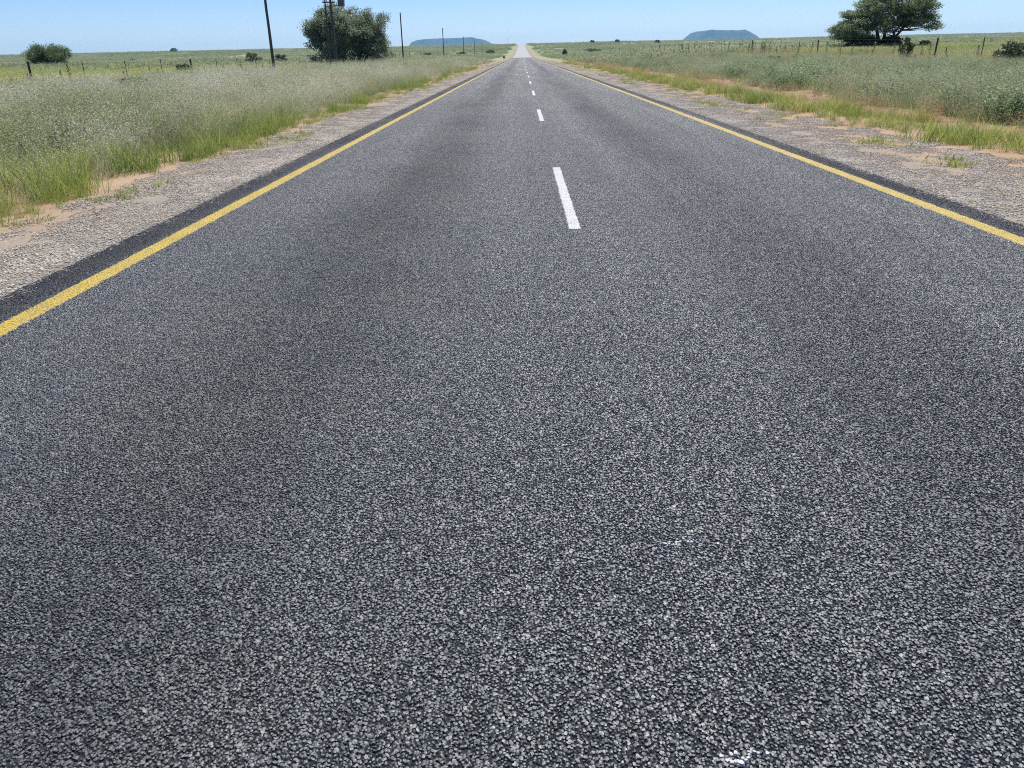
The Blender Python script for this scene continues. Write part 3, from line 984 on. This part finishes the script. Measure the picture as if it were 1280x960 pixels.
# bushes; the dark two below the thorn tree are added as its shadow
def bush(name, x, y, wdt, h, seed, mat, label, cat="bush", n=2600, leaf=0.06, group=None, up=0.0, zoff=0.0, open_=0.0):
    rg = np.random.default_rng(seed)
    cl = []
    for i in range(46 if wdt > 1.5 else 18):
        a = rg.uniform(0, 6.28); zf = rg.uniform(0.06, 0.86)
        q_ = (zf - 0.40) / (0.50 if zf > 0.4 else 0.62)
        lim = math.sqrt(max(0.02, 1 - q_ * q_)) * rg.uniform(0.8, 1.1)
        if up: lim = math.sqrt(max(0.02, 1 - max(0, zf - 0.42) ** 2 / 0.21)) * min(1.0, 0.35 + 1.5 * zf)
        r_ = math.sqrt(rg.random()) * lim * 0.86
        cl.append((r_ * math.cos(a) * wdt / 2, r_ * math.sin(a) * wdt / 2, zf * h, wdt * 0.10, wdt * 0.10, h * (0.13 + up)))
    st = [((rg.normal(0, 0.05 * wdt), rg.normal(0, 0.05 * wdt), -0.1), (rg.normal(0, 0.16 * wdt), rg.normal(0, 0.16 * wdt), h * 0.5), 0.03 * h, 0.012 * h) for _ in range(5)]
    return tree(name, (x, y, gz(x, y) + zoff), st, cl, int(n * 1.8), leaf * 1.1, mat, label, cat, seed, group, 0.1, 0.012 * h)


bush("bush", 39.6, 99.0, 5.2, 1.7, 61, M_leaf_dark, "dark bush added for the shade beneath the left half of the spreading thorn tree", n=6000, leaf=0.07)  # stands in for the tree's shadow left of the trunk
bush("bush", 43.2, 99.5, 3.2, 1.5, 62, M_leaf_dark, "dark bush added for the shade beside the trunk under the spreading thorn tree", n=3500, leaf=0.07)  # fills out that same shadow near the trunk
bush("bush", 46.6, 98.0, 1.8, 0.9, 63, M_leaf_bush, "small grey green bush just right of the spreading thorn tree", n=1800)

# pair of trees on the left behind the power pole
def round_clumps(rx, ry, z0, z1, n, seed, cr=0.9):
    rg = np.random.default_rng(seed); out = []
    while len(out) < n:
        q = rg.uniform(-1, 1, 3)
        d = np.linalg.norm(q)
        if d > 1 or d < 0.3: continue
        zc = (z0 + z1) / 2; hz = (z1 - z0) / 2
        wob = 0.86 + 0.14 * math.sin(q[0] * 5 + q[2] * 4 + seed)
        out.append((q[0] * rx * wob, q[1] * ry * wob, zc + q[2] * hz * wob, cr * rg.uniform(0.7, 1.2), cr * rg.uniform(0.7, 1.2), cr * rg.uniform(0.55, 0.95)))
    return out

cl = round_clumps(4.1, 3.5, 0.6, 8.5, 100, 11, 1.1) + [(-3.6, 0, 1.0, 0.9, 0.8, 0.6), (-3.0, 0.5, 0.7, 0.9, 0.8, 0.6), (-2.1, 0.2, 1.1, 0.8, 0.8, 0.5), (-3.9, 0.2, 2.9, 0.9, 0.8, 0.45)]
stems = [((0.9, 0, -0.2), (-1.6, 0.2, 3.4), 0.30, 0.16), ((1.1, 0.1, -0.2), (0.6, 0.4, 4.4), 0.34, 0.17), ((1.2, -0.1, -0.2), (2.0, -0.6, 3.8), 0.24, 0.12)]
tree("shade_tree", (-29.0, 131, gz(-29.0, 131)), stems, cl, 48000, 0.11, M_leaf_pepper,
     "large rounded grey green tree behind the power pole, left one of the touching pair", "tree", 12, flat=0.1, limb_r=0.10)
cl = round_clumps(4.5, 3.4, 0.3, 8.0, 105, 14, 1.1) + [(3.0, 0, 0.7, 0.9, 0.8, 0.6), (1.6, 0, 0.6, 0.9, 0.8, 0.5), (3.9, 0, 1.4, 0.8, 0.8, 0.6), (-2.4, 0, 7.2, 1.0, 1.0, 0.8), (-1.4, 0.3, 7.6, 1.0, 1.0, 0.7), (-3.0, -0.3, 6.4, 1.0, 1.0, 0.9), (-1.8, -0.6, 0.9, 1.0, 1.0, 0.7)]
stems = [((-0.6, 0, -0.2), (-0.9, 0.3, 4.2), 0.30, 0.15), ((-0.4, 0.1, -0.2), (1.6, 0.2, 3.4), 0.26, 0.13)]
tree("shade_tree", (-25.0, 134, gz(-25.0, 134)), stems, cl, 48000, 0.11, M_leaf_pepper,
     "large rounded grey green tree, right one of the touching pair near the road", "tree", 15, flat=0.1, limb_r=0.10)

bush("bush", -85.3, 150, 8.6, 3.8, 71, M_leaf_bush, "wide fan shaped bush standing alone in the far left field", n=15000, leaf=0.08, up=0.07)
bush("bush", -48.2, 150, 3.5, 2.2, 72, M_leaf_bush, "rounded green bush left of the nearest leaning power pole", n=3000)
bush("bush", -43.2, 150, 2.9, 1.7, 73, M_leaf_dark, "darker rounded bush just right of the nearest power pole", n=2600)
bush("bush", -497, 1200, 14, 6.0, 74, M_leaf_dark, "tiny dark bush on the left skyline between the fence posts", n=1500, leaf=0.3)
bush("bush", -112, 240, 2.4, 1.0, 75, M_leaf_dark, "small dark shrub low in the far left field", n=900, leaf=0.12)
bush("bush", 17.0, 330, 2.3, 2.4, 76, M_leaf_dark, "small round dark bush on the plain just right of the far road", n=2500, leaf=0.2)
bush("bush", 96, 1150, 8, 4.6, 77, M_leaf_dark, "tiny dark tree on the right skyline nearest the road", n=900, leaf=0.5)
bush("bush", 134, 1180, 9, 4.2, 78, M_leaf_dark, "tiny dark tree on the right skyline between two others", n=900, leaf=0.5)
bush("bush", 160, 1000, 8, 3.8, 79, M_leaf_dark, "tiny dark tree on the skyline just left of the right flat hill", n=900, leaf=0.5)
bush("bush", 22.8, 50.0, 1.4, 1.5, 80, M_leaf_dark, "dark grey bush in front of the right fence below the thorn tree", n=2200, leaf=0.035)
bush("bush", 25.6, 44.2, 2.2, 1.1, 81, M_leaf_dark, "bluish dark bush at the far right by the fence", n=3000, leaf=0.035)
bush("bush", 17.9, 60.0, 1.5, 0.8, 82, M_leaf_bush, "low spreading bush on the right bank below the right flat hill", n=1500, leaf=0.04)
bush("bush", -19.8, 42.0, 2.4, 0.6, 84, M_leaf_bush, "low leafy green shrub near the left fence beside yellow flowers", n=2800, leaf=0.04)
bush("bush", -30.5, 75.0, 1.7, 1.0, 85, M_leaf_bush, "loose green shrub at the left fence right of the second thick post", n=2200, leaf=0.05)
bush("bush", -6.9, 330, 1.3, 0.9, 87, M_leaf_dark, "tiny dark shrub at the left road edge where the road dips away", n=500, leaf=0.1)
# small distant trees along the left of the far plain
far_bushes = [(-38, 340, 6, 1.6), (-30, 420, 7, 1.8), (26, 300, 6, 1.5), (34, 420, 7, 1.8), (-19, 520, 7, 2.2)]
far_labels = ["low green scrub clump at the foot of the fourth utility pole", "low green scrub clump far off, just left of the vanishing road",
              "low green scrub clump on the plain, right of the small round dark bush", "low scrub clump far off on the right plain, nearer the skyline",
              "tiny scrub clump on the far slope close to the left of the pale road"]
for i, (x, y, wd, h) in enumerate(far_bushes):
    bush("bush", x, y, wd, h, 200 + i, M_leaf_bush, far_labels[i], n=700, leaf=0.25, group="distant scrub clumps near the vanishing road")

# tall weed stalks by the fences
def stalk(x, y, h, seed, label, grp=None, dens=260):
    rg = np.random.default_rng(seed)
    root = empty("weed_stalk", (x, y, gz(x, y)), rg.uniform(0, 6))
    tag(root, label, "plant", grp)
    p = wander((0, 0, -0.05), (rg.normal(0, 0.08), rg.normal(0, 0.08), h), 6, 0.02, rg)
    v, f = tube(p, np.linspace(0.014, 0.004, 6), 5, seed)
    link("stem", mesh("stem", v, f, True), root, m_stem)
    t = rg.uniform(0.15, 1, dens)
    C = np.stack([np.interp(t, np.linspace(0, 1, 6), p[:, k]) for k in range(3)], 1)
    C += rg.normal(0, 1, C.shape) * (0.10 * (1.15 - t))[:, None]
    V, F, S_ = quads_at(C, 0.03, rg, 0, 1)
    me = fast_mesh("leaves", V, F, 4)
    me.attributes.new('shade', 'FLOAT', 'POINT').data.foreach_set('value', S_.astype(np.float32))
    link("leaves", me, root, M_leaf_bush)


m_stem = simple_mat("weed_stem", (0.10, 0.12, 0.05), (0.2, 0.2, 0.1), 10)
stalk(-25.5, 46.6, 1.95, 300, "tallest green weed stalk rising above the left fence wires", dens=420)
stalk(-26.0, 46.4, 0.9, 301, "short brown green stalk just left of the tallest weed stalk")
stalk(-27.3, 45.9, 0.8, 302, "short stalk below the thin fence dropper at the far left")
rg = np.random.default_rng(9)
for i in range(46):
    yy = rg.uniform(42, 130); xx = rg.uniform(20, 29)
    stalk(xx, yy, rg.uniform(0.8, 1.5), 310 + i, "upright green weed stalk among many along the right fence", "weed stalks along the right fence", 170)
for i in range(12):
    yy = rg.uniform(50, 100); xx = rg.uniform(-27, -22)
    stalk(xx, yy, rg.uniform(0.6, 1.1), 360 + i, "upright weed stalk among the grass near the left fence", "weed stalks near the left fence", 150)

# ------------------------------------------------------------------ fences
m_post = simple_mat("fence_steel", (0.035, 0.035, 0.04), (0.085, 0.075, 0.07), 12, 0.7, 0.3)
m_wire = simple_mat("fence_wire", (0.16, 0.16, 0.165), (0.24, 0.24, 0.24), 12, 0.5, 0.5, 0.6)


def box(sx, sy, z0, z1):
    v = [(x * sx / 2, y * sy / 2, z) for z in (z0, z1) for x, y in ((-1, -1), (1, -1), (1, 1), (-1, 1))]
    return v, [(0, 3, 2, 1), (4, 5, 6, 7), (0, 1, 5, 4), (1, 2, 6, 5), (2, 3, 7, 6), (3, 0, 4, 7)]


def shifted(vf, dx=0, dy=0, dz=0):
    return [(a + dx, b + dy, c + dz) for a, b, c in vf[0]], vf[1]


def make_post(thick, h):
    """a rolled-steel Y post: stem and two flanges, chamfered cap"""
    t = thick
    parts = [box(t * 0.35, t, -0.3, h), shifted(box(t, t * 0.35, -0.3, h - 0.01), 0, t * 0.36), box(t * 0.62, t * 0.5, h - 0.06, h + 0.012)]
    return mesh("fence_post", *merge(parts))


def fence(name, X, ys_main, sub, h, label, seed, thick):
    rg = np.random.default_rng(seed)
    root = empty(name, (X, ys_main[0], gz(X, ys_main[0])))
    tag(root, label, "fence")
    pm = make_post(thick, h); dm = mesh("dropper", *merge([box(0.022, 0.03, 0.05, h - 0.02), shifted(box(0.032, 0.014, 0.1, h - 0.04), 0, 0.023)]))
    pm.materials.append(m_post); dm.materials.append(m_post)
    ox, oy, oz = root.location
    tops = []
    for a, b in zip(ys_main[:-1], ys_main[1:]):
        for k in range(sub):
            y = a + (b - a) * k / sub
            x = X + rg.normal(0, 0.03); z = gz(X, y)
            o = bpy.data.objects.new("fence_post" if k == 0 else "dropper", pm if k == 0 else dm)
            COL.objects.link(o); o.parent = root
            o.location = (x - ox, y - oy, z - oz)
            o.rotation_euler = (rg.normal(0, 0.025), rg.normal(0, 0.03), rg.normal(0, 0.2))
            tops.append((x - ox, y - oy, z - oz))
    for q in range(5):
        hh = h * (0.16 + 0.195 * q)
        v, f = tube([(a + 0.015, b, c + hh) for a, b, c in tops], [0.0022] * len(tops), 4)
        link("fence_wire", mesh("fence_wire", v, f), root, m_wire)


fence("wire_fence", -27.0, [-1.0] + [22.5 * k + 23.0 for k in range(0, 14)], 4, 1.38, "wire fence on thin dark steel posts along the left verge", 1, 0.12)
fence("wire_fence", 28.0, [-2.0] + [22.8 * k + 11.6 for k in range(0, 14)], 4, 1.36, "wire fence on thin dark steel posts along the right bank", 2, 0.105)

# ------------------------------------------------------------------ poles
m_wood = simple_mat("creosoted_wood", (0.045, 0.035, 0.03), (0.12, 0.10, 0.085), 5, 0.85, 0.2, stretch=(3, 3, 0.3), bmp=0.5)
m_porc = simple_mat("brown_porcelain", (0.12, 0.09, 0.08), (0.2, 0.16, 0.14), 5, 0.3, 0.5)
m_tank = simple_mat("painted_steel_tank", (0.10, 0.11, 0.12), (0.16, 0.17, 0.18), 4, 0.5, 0.5)


def pole(x, y, h, label, r=0.12, lean=(0, 0)):
    root = empty("utility_pole", (x, y, gz(x, y)))
    root.rotation_euler = (lean[0], lean[1], 0)
    tag(root, label, "pole", "utility poles along the left of the road")
    n = 9
    v, f = tube([(0, 0, -0.5 + (h + 0.5) * k / (n - 1)) for k in range(n)], np.linspace(r, r * 0.72, n), 12)
    f = f + [tuple(range((n - 1) * 12, n * 12))]
    link("pole_shaft", mesh("pole_shaft", v, f, False), root, m_wood)
    v, f = merge([tube([(0, 0, h - 0.02), (0, 0, h + 0.10), (0, 0, h + 0.14)], [0.03, 0.045, 0.02], 8), tube([(0.0, 0, h - 0.5), (0.16, 0, h - 0.5), (0.16, 0, h - 0.36)], [0.015, 0.015, 0.035], 6)])
    link("insulator", mesh("insulator", v, f), root, m_porc)
    return root


place = ["nearest utility pole, cut off by the top of the frame", "second utility pole along the road, just right of the shade trees",
         "third utility pole along the road, in front of the left flat hill", "fourth utility pole, against the left flat hill",
         "fifth utility pole, small in front of the right end of the left flat hill", "sixth and smallest utility pole before the left flat hill ends"]
for i, (y, h) in enumerate(((74, 8.6), (156, 8.2), (238, 7.6), (321, 6.9), (395, 6.6), (471, 6.4))):
    pole(-22.0, y, h, place[i], 0.135)

# pole with a transformer, in front of the pair of trees
root = empty("transformer_pole", (-22.1, 99.8, gz(-22.1, 99.8)))
tag(root, "thick utility pole carrying a dark box in front of the shade trees", "pole")
h = 7.6
v, f = tube([(0, 0, -0.5 + (h + 0.5) * k / 8) for k in range(9)], np.linspace(0.17, 0.12, 9), 12)
link("pole_shaft", mesh("pole_shaft", v, f + [tuple(range(96, 108))]), root, m_wood)
v, f = tube([(-0.7, -0.10, -0.4), (-0.62, -0.1, h - 0.1)], [0.10, 0.08], 10)
link("stay_pole", mesh("stay_pole", v, f), root, m_wood)
ca = [shifted(box(1.5, 0.12, h - 0.62, h - 0.48), -0.15, -0.19), shifted(box(1.9, 0.08, h - 0.95, h - 0.87), 0.55, 0.20)]
link("crossarm", mesh("crossarm", *merge(ca)), root, m_wood)
for dx in (-0.8, -0.4, 0.35):
    v, f = tube([(dx, -0.19, h - 0.48), (dx, -0.19, h - 0.36), (dx, -0.19, h - 0.26)], [0.03, 0.05, 0.03], 8)
    link("insulator", mesh("insulator", v, f), root, m_porc)
tv = [shifted(box(0.72, 0.55, h - 1.0, h - 0.32), 1.2, 0.20), shifted(box(0.80, 0.62, h - 0.32, h - 0.27), 1.2, 0.20)]
for q in range(5):
    tv.append(shifted(box(0.03, 0.10, h - 0.93, h - 0.42), 0.92 + q * 0.14, -0.13))
link("transformer_box", mesh("transformer_box", *merge(tv)), root, m_tank)

# whitish marker stone on the ground right of the trees
rgm = np.random.default_rng(4)
root = empty("marker_stone", (-21.6, 118.0, gz(-21.6, 118)))
tag(root, "small pale marker stone in the grass right below the shade trees", "marker stone")
m_mk = simple_mat("lime_washed_stone", (0.45, 0.38, 0.33), (0.65, 0.58, 0.52), 8)
v, f = box(0.34, 0.16, -0.1, 0.62)
v2, f2 = box(0.24, 0.12, 0.62, 0.72)
link("stone_slab", mesh("stone_slab", *merge([(v, f), (v2, f2)])), root, m_mk)

# lattice radio mast beyond the far rise
m_mast = simple_mat("galvanised_mast", (0.28, 0.29, 0.30), (0.38, 0.38, 0.4), 3, 0.6, 0.4, 0.3)
root = empty("radio_mast", (-29.0, 1780, gz(-29, 1780)))
tag(root, "faint thin radio mast on the skyline left of the vanishing road", "mast")
H = 22.0; prt = []
for a in range(3):
    an = a * 2.094; prt.append(tube([(0.7 * math.cos(an), 0.7 * math.sin(an), 0), (0.35 * math.cos(an), 0.35 * math.sin(an), H)], [0.09, 0.06], 5))
link("mast_legs", mesh("mast_legs", *merge(prt)), root, m_mast)
prt = []
for k in range(18):
    for a in range(3):
        t0 = k / 18; t1 = (k + 1) / 18; r0 = 0.7 - 0.35 * t0; r1 = 0.7 - 0.35 * t1
        an = a * 2.094; bn = (a + 1) * 2.094
        prt.append(tube([(r0 * math.cos(an), r0 * math.sin(an), H * t0), (r1 * math.cos(bn), r1 * math.sin(bn), H * t1)], [0.035, 0.035], 4))
link("mast_bracing", mesh("mast_bracing", *merge(prt)), root, m_mast)

# ------------------------------------------------------------------ flat-topped hills on the horizon
m_mesa, N, L = new_mat("hill_rock")
g = N.new('ShaderNodeNewGeometry')
sz = N.new('ShaderNodeSeparateXYZ'); L.new(g.outputs['Position'], sz.inputs[0])
nn = noise(N, L, g.outputs['Position'], 0.012, 6, 0.65)
r = ramp(N, [(0.35, (0.025, 0.035, 0.025)), (0.65, (0.085, 0.07, 0.055))]); L.new(nn, r.inputs[0])
principled(N, L, r.outputs[0], 0.95, 0.1)


def mesa(x, y, L_, D_, H_, prof, seed, label):
    """prof: list of (t in -1..1 along the length, fraction of height) for the skyline"""
    nu, nv = 140, 40
    u = np.linspace(-1, 1, nu); v_ = np.linspace(-1, 1, nv)
    U, W = np.meshgrid(u, v_)
    sky_ = np.interp(u, [p[0] for p in prof], [p[1] for p in prof])
    fall = np.clip((1 - np.abs(W)) / 0.5, 0, 1)
    cliff = np.where(fall > 0.72, 1.0, fall / 0.72 * 0.78)
    Z = H_ * sky_[None] * cliff
    nzz = fbm(U * 9 + 3, W * 7 + 9, seed, 4) - 0.5
    Z = Z + nzz * H_ * 0.10 * (cliff < 0.99) * (sky_[None] > 0.02) + (fbm(U * 30, W * 5, seed + 3) - 0.5) * H_ * 0.035 * sky_[None]
    V = np.stack([(x + U * L_ / 2 + nzz * L_ * 0.01).ravel(), (y + W * D_ / 2).ravel(), Z.ravel() - 3], 1)
    i = np.arange(nu * nv).reshape(nv, nu)
    f = np.stack([i[:-1, :-1].ravel(), i[:-1, 1:].ravel(), i[1:, 1:].ravel(), i[1:, :-1].ravel()], 1)
    me = fast_mesh("hill", V, f, 4); me.polygons.foreach_set('use_smooth', [True] * len(me.polygons))
    o = link("hill", me, None, m_mesa)
    tag(o, label, None, None, 'structure')


mesa(-745, 9000, 1290, 1500, 168, [(-1, 0), (-0.66, 0.48), (-0.56, 0.80), (-0.46, 0.93), (-0.2, 0.97), (0.1, 0.98), (0.3, 0.99), (0.38, 1.0), (0.45, 0.93), (0.56, 0.86), (0.64, 0.70), (0.72, 0.45), (1, 0)], 5,
     "long flat topped blue hill on the horizon left of the road")
mesa(1885, 8200, 980, 1300, 172, [(-1, 0), (-0.62, 0.45), (-0.50, 0.62), (-0.36, 0.93), (-0.28, 1.0), (-0.1, 0.97), (0.1, 0.96), (0.24, 0.95), (0.34, 0.97), (0.44, 0.85), (0.55, 0.68), (0.66, 0.48), (1, 0)], 8,
     "flat topped blue hill on the horizon right of the road")

# ------------------------------------------------------------------ haze
m_haze, N, L = new_mat("haze")
pv = N.new('ShaderNodeVolumePrincipled')
pv.inputs['Color'].default_value = (0.31, 0.69, 1.0, 1)
pv.inputs['Density'].default_value = 6.5e-5
pv.inputs['Anisotropy'].default_value = 0.2
o_ = N.new('ShaderNodeOutputMaterial'); L.new(pv.outputs[0], o_.inputs['Volume'])
hx, hy0, hy1, hz0, hz1 = 5400, -600, 10100, -6.0, 190.0
vv = [(x, y, z) for z in (hz0, hz1) for x, y in ((-hx, hy0), (hx, hy0), (hx, hy1), (-hx, hy1))]
hz = link("haze", mesh("haze", vv, [(0, 3, 2, 1), (4, 5, 6, 7), (0, 1, 5, 4), (1, 2, 6, 5), (2, 3, 7, 6), (3, 0, 4, 7)]), None, m_haze)
tag(hz, "pale haze over the whole plain", None, None, 'stuff')
